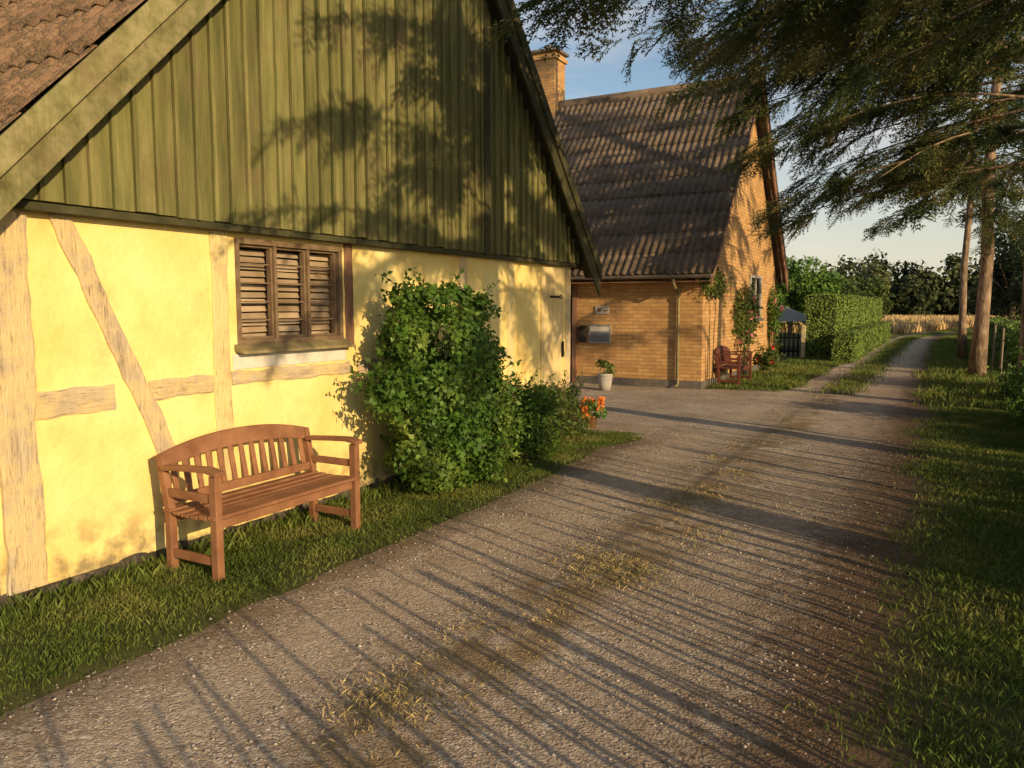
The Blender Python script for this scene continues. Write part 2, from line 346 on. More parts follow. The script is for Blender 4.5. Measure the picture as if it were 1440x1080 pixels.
def shrub(name, label, cat, loc, rad, cz, n, leaf, mat, lumps=16, stems=7, group=None, aspect=.6, lr=(.28, .5), flowers=None, extra=(), shoots=0, sl=.35):
    root = thing(name, label, cat, loc, group=group)
    P, Nn = lump_points((loc[0], loc[1], loc[2] + cz), rad, n, lumps, lr)
    for (dx, dy, dz), rd, m, lu in extra:
        P2, N2 = lump_points((loc[0] + dx, loc[1] + dy, loc[2] + dz), rd, m, lu, lr); P = np.concatenate([P, P2]); Nn = np.concatenate([Nn, N2])
    mb = MB()
    if shoots:
        idx = rng.choice(len(P), shoots, replace=False); PP = []; NN = []
        for i in idx:
            d = unit(Nn[i] * np.array([.8, .8, .5]) + np.array([0, 0, rng.uniform(.1, .9)]) + rng.normal(0, .25, 3)); L = sl * rng.uniform(.5, 1.2); m = 15
            tt = np.linspace(0, 1, m)[:, None]; q = P[i] + d * L * tt - np.array([0, 0, .25 * L]) * tt ** 2 + rng.normal(0, .012, (m, 3)); PP.append(q); NN.append(unit(rng.normal(0, 1, (m, 3)) + np.array([0, 0, .6])))
            mb.tube([P[i] - d * .1, q[m // 2], q[-1]], [.004, .003, .0015], 4)
        P = np.concatenate([P] + PP); Nn = np.concatenate([Nn] + NN)
    V, F = leaves(P, Nn, leaf, aspect); npmesh('foliage', V, F, mat, root)
    for i in range(stems):
        a = 2 * PI * i / stems + random.random(); e = Vector((loc[0] + math.cos(a) * rad[0] * .55, loc[1] + math.sin(a) * rad[1] * .55, loc[2] + cz + rad[2] * random.uniform(.1, .6)))
        s = Vector((loc[0] + math.cos(a) * .06, loc[1] + math.sin(a) * .06, loc[2]))
        mb.tube([s, s.lerp(e, .4) + Vector((0, 0, cz * .15)), e], [.012 * rad[2] + .004, .008 * rad[2] + .003, .004], 6)
    mb.build('stem', M_twig, root, True)
    if flowers:
        fm, nf, fs = flowers
        i = rng.choice(len(P), min(nf, len(P)), replace=False)
        i = np.repeat(i, 7); Q = P[i] + Nn[i] * .02
        V, F = leaves(Q + rng.normal(0, fs * .25, Q.shape), Nn[i], fs, .9, .9, 0); npmesh('blossom', V, F, fm, root)
    return root

# ------------------------------------------------------------------ spruce
def spray(seed, sub=8, step=.05, nl=.08, nw=.031):
    r = np.random.default_rng(seed); T = []
    def twig(o, d, L, w):
        d = unit(d); sd = unit(np.cross(d, [0, 0, 1.])); T.append([o - sd * w, o + sd * w, o + d * L])
        k = int(L / step)
        for i in range(k):
            q = o + d * L * (i + .6) / k
            for s in (-1, 1):
                nd = unit(d * r.uniform(.5, 1.) + sd * s * r.uniform(.3, .9) + np.array([0, 0, r.uniform(-.5, .6)]))
                e = unit(np.cross(nd, r.normal(0, 1, 3))) * nw / 2
                T.append([q - e, q + e, q + nd * nl * r.uniform(.7, 1.2)])
    pts = [np.array([t, .05 * math.sin(3 * t + seed), -.16 * t * t]) for t in np.linspace(0, 1, 5)]
    for a, b in zip(pts[:-1], pts[1:]): twig(a, b - a, np.linalg.norm(b - a), .006)
    for i in range(sub):
        t = .06 + .88 * i / sub; q = np.array([t, .05 * math.sin(3 * t + seed), -.16 * t * t])
        for s in (-1, 1):
            if r.random() < .1: continue
            L = (.34 * (1 - t) + .12) * r.uniform(.7, 1.25)
            twig(q, np.array([.8, s * r.uniform(.5, 1.), r.uniform(-.25, .15)]), L, .005)
    return np.array(T)
SPR = [spray(i) for i in range(5)]
SPRF = [spray(20 + i, 6, .1, .15, .06) for i in range(3)]
def limb_curve(s, e, n=12, hump=.5):
    s = np.array(s, float); e = np.array(e, float); t = np.linspace(0, 1, n)[:, None]
    p = s + (e - s) * t; L = np.linalg.norm(e - s); p[:, 2] += (hump * L * .22 * np.sin(PI * t[:, 0]))
    return p
GT = 'spruces along the right verge of the lane'
def spruce(label, loc, H, zl, L, nl, r0, targets=(), seed=1, dens=1., far=False, zfull=7.5, pw=1.5, td=.6):
    r = np.random.default_rng(seed); root = thing('spruce_tree', label, 'tree', loc, group=GT)
    mb = MB(); x, y, _ = loc
    zs = np.linspace(0, H, 12); mb.tube([(x + .04 * math.sin(z * 1.3 + seed), y + .04 * math.cos(z + seed), z) for z in zs], [max(.02, r0 * (1 - z / H) ** .8 * (1.3 if z == 0 else 1)) for z in zs], 14)
    P = []; D = []; S = []; FF = []
    limbs = []
    for i in range(nl):
        f = (i + .5) / nl; z = zl + (H - .6 - zl) * f ** pw; a = i * 2.399 + seed; ln = L * (1 - (z - zl) / (H - zl)) ** .75 * r.uniform(.75, 1.15) + .25
        e = (x + math.cos(a) * ln, y + math.sin(a) * ln, z - ln * r.uniform(.08, .32)); limbs.append(((x, y, z), e, 0))
    for e in targets:
        limbs.append(((x, y, e[2] + r.uniform(.5, 1.0)), e, 1))
    for s, e, tg in limbs:
        c = limb_curve(s, e, hump=.15 if tg else .4); LL = np.linalg.norm(np.array(e) - np.array(s))
        mb.tube([tuple(p) for p in c], list(np.linspace(.0045 * LL + .007, .004, len(c))), 6)
        hi = s[2] > zfull or far
        k = max(6, int(LL / (.10 if not hi else .26) * (dens if not tg else td)))
        ncl = max(3, int(LL / .45)); ct = np.sort(r.random(ncl))      # clumps with gaps between them
        for j in range(k):
            t0 = ct[r.integers(ncl)] + r.normal(0, .035) if r.random() < .6 else (j + r.random()) / k
            t0 = min(max(t0, 0.), .999)
            t = (.12 + .88 * t0) if not tg else .2 + .8 * t0
            fi = t * (len(c) - 1); i0 = min(int(fi), len(c) - 2); p = c[i0] + (c[i0 + 1] - c[i0]) * (fi - i0)
            T = unit(c[i0 + 1] - c[i0]); sd = unit(np.cross(T, [0, 0, 1.]))
            for sgn in (-1, 1):
                if r.random() < .1: continue
                sl = (.3 + .42 * math.sin(PI * min(1, .25 + t * .75))) * r.uniform(.5, 1.15) * (1.4 if hi else 1) * min(1, .5 + LL / 5)
                off = np.zeros(3)
                if tg:
                    sl = r.uniform(.28, .68); off = sd * sgn * r.uniform(0, .5) * r.random() + np.array([0, 0, -r.uniform(0, .12)])
                dz = r.uniform(-.1, .8) if not tg else r.uniform(-.1, 1.1) * r.random() + .1
                P.append(p + off); D.append(unit(T * r.uniform(.5, 1) + sd * sgn * r.uniform(.2, .9) + np.array([0, 0, -dz]))); S.append(sl); FF.append(hi)
        P.append(c[-2]); D.append(unit(c[-1] - c[-2] + np.array([0, 0, -.1]))); S.append(.6); FF.append(hi)
    mb.build('trunk', M_bark, root, True)
    P = np.array(P); D = np.array(D); S = np.array(S); FF = np.array(FF, bool); Vs = []
    sd = unit(np.cross(D, [0, 0, 1.])); up = np.cross(sd, D); ro = r.normal(0, .5, len(P))[:, None]
    sd, up = sd * np.cos(ro) + up * np.sin(ro), up * np.cos(ro) - sd * np.sin(ro)
    for tp, sel in ((SPR, ~FF), (SPRF, FF)):
        for v, T in enumerate(tp):
            m = (np.arange(len(P)) % len(tp) == v) & sel; t = T.reshape(-1, 3)
            if not m.any(): continue
            V = P[m][:, None] + S[m][:, None, None] * (t[None, :, 0:1] * D[m][:, None] + t[None, :, 1:2] * sd[m][:, None] + t[None, :, 2:3] * up[m][:, None])
            Vs.append(V.reshape(-1, 3))
    V = np.concatenate(Vs); npmesh('crown', V, np.arange(len(V)).reshape(-1, 3), M_needle, root)
    return root

# ------------------------------------------------------------------ SETTING
tag(npmesh('ground', [(-400, -60, 0), (400, -60, 0), (400, 700, 0), (-400, 700, 0)], [(0, 1, 2, 3)], M_ground), kind='structure')
def rnd1(ys, s, seed):
    r = np.random.default_rng(seed); k = r.normal(0, 1, 4000); x = (np.asarray(ys) + 50) / s; i = np.floor(x).astype(int); f = x - i; f = f * f * (3 - 2 * f)
    return k[i] * (1 - f) + k[i + 1] * f
BEND = lambda y: .0045 * np.clip(np.asarray(y) - 36, 0, None) ** 2
RE = lambda ys: -.28 + .05 * rnd1(ys, 1.9, 1) + .03 * rnd1(ys, .4, 2) + BEND(ys)
LE = lambda ys: .04 * rnd1(ys, 1.6, 3) + .03 * rnd1(ys, .35, 4)
def lane_mesh():
    ys = np.concatenate([np.arange(-6, 14, .07), np.arange(14, 50, .25), np.arange(50, 100, 1.)]); nx = 56
    L = np.where(ys < 9.3, -3.2, np.where(ys < 15, -3.3, -2.45)); L = np.convolve(np.pad(L, 6, 'edge'), np.ones(13) / 13, 'valid')
    L = L + LE(ys) + BEND(ys); R = RE(ys)
    t = np.linspace(0, 1, nx); X = L[:, None] + (R - L)[:, None] * t; Yg = np.repeat(ys[:, None], nx, 1)
    e = np.minimum(t, 1 - t); ed = np.clip(e / .09, 0, 1)[None, :]
    Z = .014 + .0015 * np.sin(X * 3.1 + Yg * 1.1) * np.sin(Yg * .9 - X) + .002 * rng.normal(0, .5, X.shape) + .008 * np.exp(-((X + 1.72) / .25) ** 2)
    Z = .002 + (Z - .002) * ed
    V = np.stack([X, Yg, Z], 2).reshape(-1, 3); i = np.arange(len(ys) - 1)[:, None] * nx + np.arange(nx - 1)
    F = np.stack([i, i + 1, i + nx + 1, i + nx], 2).reshape(-1, 4)
    return npmesh('lane', V, F, M_gravel, smooth=True)
tag(lane_mesh(), kind='structure')
yx = []
for (a, b) in ((-13, 9.2), (-4.4, 9.25), (-3.9, 9.05), (-3.5, 9.2), (-3.0, 8.9), (-2.6, 9.2), (-2.4, 12), (-2.2, 15.3), (-2.9, 15.6), (-3.5, 15.2), (-4.1, 14.9), (-13, 14.9)): yx.append((a, b, .006))
me = bpy.data.meshes.new('forecourt'); me.from_pydata(yx, [], [tuple(range(len(yx)))]); tag(link('forecourt', me, M_gravel), kind='structure')

# ------------------------------------------------------------------ BARN
WX = -4.30
AY, AZ, SL = 5.78, 6.20, 1.06
def TL(y): return AZ - SL * abs(y - AY)
barn = thing('timber_framed_barn', 'yellow half-timbered barn with olive green boarded gable on the left', 'barn', (-8, 5.78, 0))
w = MB(); wx0 = WX - .26
wy0, wy1 = 3.84, 4.93; wz0, wz1 = 1.33, 2.07
w.box(wx0, WX, 2.2, wy0, .06, 2.2); w.box(wx0, WX, wy1, 9.35, .06, 2.2)
w.box(wx0, WX, wy0, wy1, .06, wz0 - .0); w.box(wx0, WX, wy0, wy1, wz1, 2.2)
w.build('wall', M_pl, barn)
MB().box(-13, wx0 - .0, 2.2, 2.45, .0, 2.3).build('side_wall', M_pl, barn); MB().box(-13, wx0, 9.10, 9.35, 0, 2.3).build('side_wall', M_pl, barn)
st = MB(); yy = 2.15; k = 0
while yy < 9.35:
    l = random.uniform(.10, .34); vs, fs = blob((WX - .015, yy + l / 2, .01), (.03 + random.random() * .025, l * .62, .05 + random.random() * .05), k, .9, 2); st.add(vs, fs); yy += l * random.uniform(.85, 1.4); k += 1
st.build('stone_plinth', M_stone, barn, True)
MB().box(wx0 + .02, WX - .02, 2.22, 9.33, 0, .059).build('footing', M_stone, barn)
def tim(name, args, mat=M_tim, seed=0, xf=.014, j=.006, label=None):
    o = MB().rough(*args, WX - .05, WX + xf, j, seed).build(name, mat, barn)
    if label: o['label'] = label
tim('post', (2.33, .07, 2.33, 2.13, .20), seed=1, xf=.03, j=.009)
tim('post', (3.70, .30, 3.70, 2.12, .14), M_tim2, 2)
tim('post', (5.01, 1.27, 5.01, 2.12, .10), M_timd, 3, label='dark red-brown post right of the window')
tim('post', (6.75, .15, 6.75, 2.12, .14), M_tim, 4)
tim('post', (7.75, .15, 7.75, 2.12, .14), M_tim2, 5)
tim('post', (9.28, .08, 9.28, 2.12, .15), M_tim, 6)
tim('brace', (2.62, 2.11, 3.28, .60, .12), M_tim, 7, .018, .009)
tim('rail', (2.425, 1.06, 2.90, 1.075, .14), M_timh, 8, .012, .012)
tim('rail', (3.13, 1.08, 3.62, 1.09, .12), M_timh, 9, .012, .012)
tim('rail', (3.775, 1.10, 5.0, 1.10, .10), M_timh, 10, .012, .010)
tim('rail', (5.10, 1.08, 6.67, 1.08, .12), M_timh, 11, .012, .010)
tim('rail', (6.83, 1.08, 7.67, 1.08, .12), M_timh, 12, .012, .010)
MB().box(WX + .0005, WX + .010, 3.79, 4.955, 1.16, 1.268).build('white_apron', M_white, barn, bevel=.003)
fr = MB()
for (a, b, c, d) in ((wy0, wy1, wz1 - .04, wz1), (wy0, wy1, wz0, wz0 + .035), (wy0, wy0 + .035, wz0 + .035, wz1 - .04), (wy1 - .035, wy1, wz0 + .035, wz1 - .04)):
    fr.box(WX - .09, WX + .012, a, b, c, d)
win = fr.build('window', M_frame, barn, bevel=.003)
W3 = (wy1 - wy0 - .07) / 3
for i in (1, 2): MB().box(WX - .08, WX + .004, wy0 + .035 + W3 * i - .013, wy0 + .035 + W3 * i + .013, wz0 + .035, wz1 - .04).build('mullion', M_frame, win, bevel=.003)
for i in range(3):
    y0 = wy0 + .035 + W3 * i + .013; y1 = y0 + W3 - .026; g = MB()
    zz0, zz1 = wz0 + .036, wz1 - .041
    for (a, b, c, d) in ((y0, y0 + .015, zz0, zz1), (y1 - .015, y1, zz0, zz1), (y0 + .015, y1 - .015, zz0, zz0 + .015), (y0 + .015, y1 - .015, zz1 - .015, zz1)): g.box(WX - .06, WX - .02, a, b, c, d)
    for q in range(1, 5): z = zz0 + (zz1 - zz0) * q / 5; g.box(WX - .05, WX - .03, y0 + .015, y1 - .015, z - .005, z + .005)
    g.build('casement', M_frame, win)
bl = MB(); z = 1.36
while z < 2.02:
    for i in range(3):
        y0 = wy0 + .036 + W3 * i; y1 = y0 + W3; a = random.uniform(-.003, .003)
        bl.add([(WX - .09, y0, z + a), (WX - .09, y1 - .004, z + random.uniform(-.003, .003)), (WX - .113, y1 - .004, z + .040), (WX - .113, y0, z + .040 + a)], [(0, 1, 2, 3)])
    z += .05
bl.build('blind', M_blind, win)
cr = MB()
for r_ in range(4):
    yy = wy0 + .05
    while yy < wy1 - .1:
        l = random.uniform(.1, .22); cr.box(WX - .25, WX - .15 - random.random() * .03, yy, min(yy + l, wy1 - .05), 1.36 + r_ * .065, 1.41 + r_ * .065); yy += l + .012
cr.build('stored_wood', M_hay, win)
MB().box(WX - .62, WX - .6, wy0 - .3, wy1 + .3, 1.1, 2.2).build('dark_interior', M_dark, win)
s = MB(); s.add([(WX - .02, wy0 - .03, wz0 - .042), (WX + .10, wy0 - .03, wz0 - .062), (WX + .10, wy1 + .03, wz0 - .062), (WX - .02, wy1 + .03, wz0 - .042),
                 (WX - .02, wy0 - .03, wz0 + .014), (WX + .10, wy0 - .03, wz0 - .042), (WX + .10, wy1 + .03, wz0 - .042), (WX - .02, wy1 + .03, wz0 + .014)],
                [(0, 3, 2, 1), (4, 5, 6, 7), (0, 1, 5, 4), (1, 2, 6, 5), (2, 3, 7, 6), (3, 0, 4, 7)]); s.build('sill', M_sill, win, bevel=.003)
d = MB()
for i in range(4): d.box(WX + .002, WX + .018, 8.50 + .155 * i, 8.652 + .155 * i, .12, 2.08)
door = d.build('door', M_door, barn, bevel=.003)
h = MB(); h.box(WX + .019, WX + .026, 8.72, 8.97, 1.70, 1.728); h.tube([(WX + .03, 8.97, 1.715), (WX + .03, 9.01, 1.74), (WX + .03, 9.05, 1.715), (WX + .03, 9.01, 1.69), (WX + .03, 8.97, 1.715)], .007, 6); h.build('hinge', M_iron, door)
h = MB(); h.box(WX + .019, WX + .04, 9.06, 9.10, .95, 1.15); h.build('handle', M_iron, door)
GX = WX + .10; cl = MB(); y = 2.05; bw = .140
while y < 9.6:
    y2 = min(y + bw * random.uniform(.97, 1.03), 9.6); xo = random.uniform(-.003, .003)
    zb = 2.15 + random.uniform(-.006, .006)
    for a, b in ([(y, AY), (AY, y2)] if y < AY < y2 else [(y, y2)]):
        ta, tb = max(TL(a) - .14, zb + .004), max(TL(b) - .14, zb + .004)
        cl.prismx([(a + .002, zb), (b - .002, zb), (b - .002, tb), (a + .002, ta)], GX - .03, GX + xo)
    if y > 2.3: cl.prismx([(y - .013, zb - .004), (y + .013, zb - .004), (y + .013, max(TL(y + .013) - .14, zb)), (y - .013, max(TL(y - .013) - .14, zb))], GX + .004, GX + .030)
    y = y2
cl.build('gable_cladding', M_green, barn, bevel=.003)
MB().prismx([(6.96, 2.13), (7.06, 2.13), (7.06, TL(7.06) - .15), (6.96, TL(6.96) - .15)], GX + .032, GX + .052).build('cover_board', M_trimd, barn, bevel=.003)
t = MB(); t.box(GX - .05, GX + .006, 2.1, 9.5, 2.098, 2.142); t.box(WX - .05, GX - .052, 2.1, 9.5, 2.11, 2.13); t.build('drip_board', M_trimd, barn, bevel=.003)
for sgn, lab in ((-1, 'sunlit mossy verge board on the near slope'), (1, 'verge board on the far slope, coloured dark for its shade')):
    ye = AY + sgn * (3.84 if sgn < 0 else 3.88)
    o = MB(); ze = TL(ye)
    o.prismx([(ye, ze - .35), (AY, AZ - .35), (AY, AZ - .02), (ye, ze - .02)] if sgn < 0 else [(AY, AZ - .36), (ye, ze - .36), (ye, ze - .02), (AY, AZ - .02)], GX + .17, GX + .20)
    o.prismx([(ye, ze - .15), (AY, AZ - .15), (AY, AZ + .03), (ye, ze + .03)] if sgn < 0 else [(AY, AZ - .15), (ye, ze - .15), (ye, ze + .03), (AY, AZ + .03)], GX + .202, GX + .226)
    bo = o.build('verge_board', M_barge if sgn < 0 else M_trimd, barn, bevel=.004); bo['label'] = lab  # far board takes the dark trim colour to paint in its shade
    o = MB(); o.prismx([(ye, ze - .12), (AY, AZ - .12), (AY, AZ - .09), (ye, ze - .09)] if sgn < 0 else [(AY, AZ - .12), (ye, ze - .12), (ye, ze - .09), (AY, AZ - .09)], GX - .02, GX + .168); o.build('soffit', M_trimd, barn)
def corr(x0, x1, ye, ze, yr, zr, step, per=.177, amp=.024, lift=.02):
    L = math.hypot(yr - ye, zr - ze); dy, dz = (yr - ye) / L, (zr - ze) / L; ny, nz = (-dz, dy) if dy > 0 else (dz, -dy)
    xs = np.arange(x0, x1, per / 8); Vs = []; Fs = []; n = 0; s0 = 0; row = 0
    while s0 < L - .01:
        s1 = min(s0 + step, L); jit = rng.uniform(-.004, .004)
        for s, e in ((s0 - .03, lift - .012), (s0 - .03, lift), (s1, 0.)):
            o = amp * np.sin(2 * PI * xs / per) + e + jit + .004 * np.sin(xs * 1.3 + row * 2)
            Vs.append(np.stack([xs, ye + dy * s + ny * o, ze + dz * s + nz * o], 1))
        k = len(xs); i = n + np.arange(k - 1)
        for q in (0, 1): Fs.append(np.stack([i + q * k, i + 1 + q * k, i + 1 + (q + 1) * k, i + (q + 1) * k], 1))
        n += 3 * k; s0 = s1; row += 1
    return np.concatenate(Vs), np.concatenate(Fs)
for sgn in (-1, 1):
    ye = AY + sgn * 3.9; V, F = corr(-13, GX + .21, ye, TL(ye) + .03, AY, AZ + .03, .6, amp=.018)
    npmesh('roof', V, F, M_roofb, barn, True)
MB().tube([(-13, AY, AZ + .03), (GX + .22, AY, AZ + .03)], .11, 12).build('ridge_cap', M_roofb, barn, True)
MB().prismx([(2.3, 2.2), (9.3, 2.2), (AY, TL(AY) - .3)], -12.9, -12.6).build('rear_gable', M_pl, barn)

# ------------------------------------------------------------------ BRICK HOUSE
HX, HY0, HY1, HRY, HRZ, HS = -4.05, 14.85, 21.95, 18.4, 6.62, 1.12
def HT(y): return HRZ - HS * abs(y - HRY)
house = thing('brick_house', 'yellow brick house with steep dark corrugated roof behind the barn', 'house', (-9, 18.4, 0))
MB().prismx([(HY0, 0), (HY1, 0), (HY1, HT(HY1) - .1), (HRY, HRZ - .1), (HY0, HT(HY0) - .1)], -15, HX).build('wall', M_brick, house)
MB().box(-15.02, HX + .015, HY0 - .015, HY1 + .015, 0, .16).build('plinth', M_zinc, house)
for sgn in (-1, 1):
    ye = HRY + sgn * 3.95; V, F = corr(-15.3, HX + .3, ye, HT(ye) + .02, HRY, HRZ + .02, .56, per=.15, amp=.024, lift=.02)
    roof = npmesh('roof', V, F, M_roofh, house, True)
    ze = HT(ye); o = MB()
    o.prismx([(ye, ze - .24), (HRY, HRZ - .24), (HRY, HRZ - .02), (ye, ze - .02)] if sgn < 0 else [(HRY, HRZ - .24), (ye, ze - .24), (ye, ze - .02), (HRY, HRZ - .02)], HX + .24, HX + .27); o.build('verge_board', M_timd, house)
MB().tube([(-15.3, HRY, HRZ), (HX + .31, HRY, HRZ)], .13, 12).build('ridge_cap', M_roofh, house, True)
ch = MB(); ch.box(-9.42, -8.78, 18.1, 18.7, 6.2, 7.9); ch.box(-9.47, -8.73, 18.05, 18.75, 7.72, 7.82); chm = ch.build('chimney', M_brick, house)
c2 = MB(); c2.box(-9.5, -8.7, 18.02, 18.78, 7.901, 7.96); c2.tube([(-9.1, 18.4, 7.95), (-9.1, 18.4, 8.12)], .12, 12); c2.build('cap', M_zinc, chm)
g = MB(); ye = HRY - 4.02
pr = []
for k in range(9):
    q = PI + PI * k / 8; pr.append((ye + .065 * math.cos(q), HT(ye) + .06 + .065 * math.sin(q)))
g.prismx(pr, -15.2, HX + .28); g.build('gutter', M_zinc, house)
g = MB(); g.tube([(-4.5, ye, HT(ye) - .02), (-4.5, ye + .12, HT(ye) - .18), (-4.5, HY0 - .06, 1.95), (-4.5, HY0 - .06, .1), (-4.5, HY0 - .14, .04)], .032, 10); g.build('downpipe', M_sill, house, True)
MB().box(-15, HX + .24, HY0 - .42, HY0 - .002, HT(ye) - .07, HT(ye) - .05).build('soffit', M_timd, house)
d = MB(); d.box(-7.55, -6.75, HY0 - .03, HY0 - .003, .02, 2.08); dd = d.build('door', M_dark, house)
f = MB(); f.box(-7.65, -7.55, HY0 - .05, HY0 - .003, .02, 2.17); f.box(-6.75, -6.65, HY0 - .05, HY0 - .003, .02, 2.17); f.box(-7.55, -6.75, HY0 - .05, HY0 - .003, 2.08, 2.17); f.build('door_frame', M_timd, dd)
def gwin(y0, y1, z0, z1, nm=2):
    f = MB(); x0 = HX + .003
    f.box(x0, x0 + .05, y0, y1, z1 - .06, z1); f.box(x0, x0 + .05, y0, y1, z0, z0 + .06); f.box(x0, x0 + .05, y0, y0 + .06, z0 + .06, z1 - .06); f.box(x0, x0 + .05, y1 - .06, y1, z0 + .06, z1 - .06)
    for i in range(1, nm): yy = y0 + (y1 - y0) * i / nm; f.box(x0, x0 + .045, yy - .025, yy + .025, z0 + .06, z1 - .06)
    wo = f.build('window', M_pot, house, bevel=.004)
    MB().box(x0, x0 + .02, y0 + .06, y1 - .06, z0 + .06, z1 - .06).build('pane', M_glass, wo)
    MB().box(x0, x0 + .12, y0 - .06, y1 + .06, z0 - .06, z0 - .004).build('sill', M_zinc, wo)
gwin(18.75, 20.0, 1.30, 2.32, 2)
n = thing('notice_board', 'grey and white notice board on the brick wall right of the black mailbox', 'notice board', (-6.13, HY0 - .002, 1.02))
MB().box(-6.38, -5.90, HY0 - .05, HY0 - .004, .84, 1.22).build('frame', M_greyp, n, bevel=.006)
MB().box(-6.34, -5.94, HY0 - .056, HY0 - .051, 1.09, 1.18).build('white_panel', M_white, n)
MB().box(-6.34, -5.94, HY0 - .056, HY0 - .051, .88, 1.06).build('dark_panel', M_blue, n)
n = thing('mailbox', 'black mailbox on the brick wall left of the notice board', 'mailbox', (-6.52, HY0, 1.0))
MB().box(-6.58, -6.45, HY0 - .12, HY0 - .004, .86, 1.14).build('body', M_dark, n, bevel=.01)
MB().add([(-6.59, HY0 - .14, 1.14), (-6.44, HY0 - .14, 1.14), (-6.44, HY0 - .004, 1.19), (-6.59, HY0 - .004, 1.19), (-6.59, HY0 - .14, 1.152), (-6.44, HY0 - .14, 1.152), (-6.44, HY0 - .004, 1.202), (-6.59, HY0 - .004, 1.202)], [(0, 1, 2, 3), (4, 5, 6, 7), (0, 1, 5, 4), (1, 2, 6, 5), (2, 3, 7, 6), (3, 0, 4, 7)]).build('lid', M_iron, n)
n = thing('house_sign', 'small pale plate with a dark motif high on the brick wall', 'sign', (-6.1, HY0, 1.5))
MB().box(-6.25, -5.95, HY0 - .025, HY0 - .004, 1.44, 1.60).build('plate', M_pot, n, bevel=.004)
MB().box(-6.20, -6.12, HY0 - .028, HY0 - .0255, 1.48, 1.56).build('motif', M_timd, n)
MB().box(-6.08, -5.98, HY0 - .028, HY0 - .0255, 1.49, 1.52).build('bar', M_timd, n)

# ------------------------------------------------------------------ BENCHES
def bench(label, loc, rz, L=1.26, mat=M_bench, D=.42):
    r = thing('garden_bench', label, 'bench', loc, rz); h = L / 2
    B = dict(world=False, bevel=.004)
    for s in (-1, 1):
        x = s * (h - .03)
        MB().beam((x, -D / 2, 0), (x, -D / 2, .62), .055, .05, (1, 0, 0)).build('leg', mat, r, **B)
        MB().beam((x, D / 2 - .02, 0), (x, D / 2 - .02, .36), .05, .05, (1, 0, 0)).build('leg', mat, r, **B)
        a = MB(); a.beam((x, D / 2 - .02, .361), (x, D / 2 + .05, .70), .05, .045, (1, 0, 0)); a.build('back_post', mat, r, **B)
        a = MB(); pts = [(-D / 2 - .05, .635), (-D / 2 + .05, .652), (0, .645), (D / 2 + .01, .63)]
        for p, q in zip(pts[:-1], pts[1:]): a.beam((x, p[0], p[1]), (x, q[0] + .004, q[1]), .075, .028)
        a.build('armrest', mat, r, **B)
        MB().beam((x, -D / 2 + .025, .11), (x, D / 2 - .045, .11), .03, .05).build('stretcher', mat, r, **B)
        MB().beam((x, -D / 2 + .025, .48), (x, D / 2 - .0, .48), .025, .05).build('side_rail', mat, r, **B)
    a = MB(); nS = 6
    for i in range(nS):
        y = -D / 2 + .01 + (D - .03) * i / (nS - 1); z = .372 - .012 * math.sin(PI * i / (nS - 1)); a.box(-h, h, y - .031, y + .031, z - .011, z + .011)
    a.build('seat', mat, r, **B)
    a = MB(); a.box(-h + .06, h - .06, -D / 2 + .0, -D / 2 + .025, .30, .352); a.box(-h + .06, h - .06, D / 2 - .05, D / 2 - .02, .30, .35); a.build('seat_frame', mat, r, **B)
    a = MB(); vs = []; K = 24; AR = .085
    def yb(z): return D / 2 - .02 + (z - .36) * .206
    for i in range(K + 1):
        t = -1 + 2 * i / K; x = t * h; zt = .70 + AR * (1 - abs(t) ** 2.2); zb = zt - .085 - .02 * (1 - t * t)
        for z, o in ((zb, -.016), (zb, .016), (zt, .016), (zt, -.016)): vs.append((x, yb(z) + o, z))
    fs = [(i * 4 + k, i * 4 + (k + 1) % 4, i * 4 + 4 + (k + 1) % 4, i * 4 + 4 + k) for i in range(K) for k in range(4)] + [(0, 1, 2, 3), (K * 4 + 3, K * 4 + 2, K * 4 + 1, K * 4)]
    a.add(vs, fs); a.build('top_rail', mat, r, **B)
    MB().beam((-h + .055, yb(.43), .43), (h - .055, yb(.43), .43), .028, .055).build('lower_rail', mat, r, **B)
    n = int(round((L - .16) / .083))
    a = MB()
    for i in range(n):
        x = -h + .1 + (L - .2) * i / (n - 1); t = x / h; zt = .70 + AR * (1 - abs(t) ** 2.2) - .08; a.beam((x, yb(.455), .455), (x, yb(zt), zt), .038, .016, (0, 1, 0))
    a.build('back_slats', mat, r, **B)
    return r
bench('reddish brown garden bench with arched slatted back against yellow wall', (-3.86, 3.67, .0), PI / 2, 1.28)
bench('dark red bench beside roses against the brick gable', (-3.74, 16.2, 0), PI / 2, 1.1, M_bench2)

# ------------------------------------------------------------------ POTS
n = thing('flower_pot', 'pale grey plant pot in front of the brick wall', 'pot', (-5.6, 13.8, .008))
MB().lathe((-5.6, 13.8, .008), [(.11, 0), (.13, .15), (.145, .28), (.155, .29), (.155, .32), (.14, .32), (.13, .29)], 24).build('pot', M_pot, n, True)
P, Nn = lump_points((-5.6, 13.8, .44), (.22, .22, .17), 300, 6); V, F = leaves(P, Nn, .06); npmesh('foliage', V, F, M_leaf2, n)
n = thing('flower_pot', 'terracotta pot of orange flowers at the barn corner', 'pot', (-4.04, 9.44, .008))
MB().lathe((-4.04, 9.44, .008), [(.08, 0), (.10, .13), (.11, .13), (.11, .16), (.10, .16), (.09, .15)], 20).build('pot', M_terra, n, True)
P, Nn = lump_points((-4.04, 9.44, .25), (.27, .27, .19), 620, 7); V, F = leaves(P, Nn, .05); npmesh('foliage', V, F, M_leaf, n)
P, Nn = lump_points((-4.01, 9.42, .27), (.27, .27, .19), 260, 9, (.15, .3)); V, F = leaves(P, Nn, .05, .9); npmesh('blossom', V, F, M_orange, n)

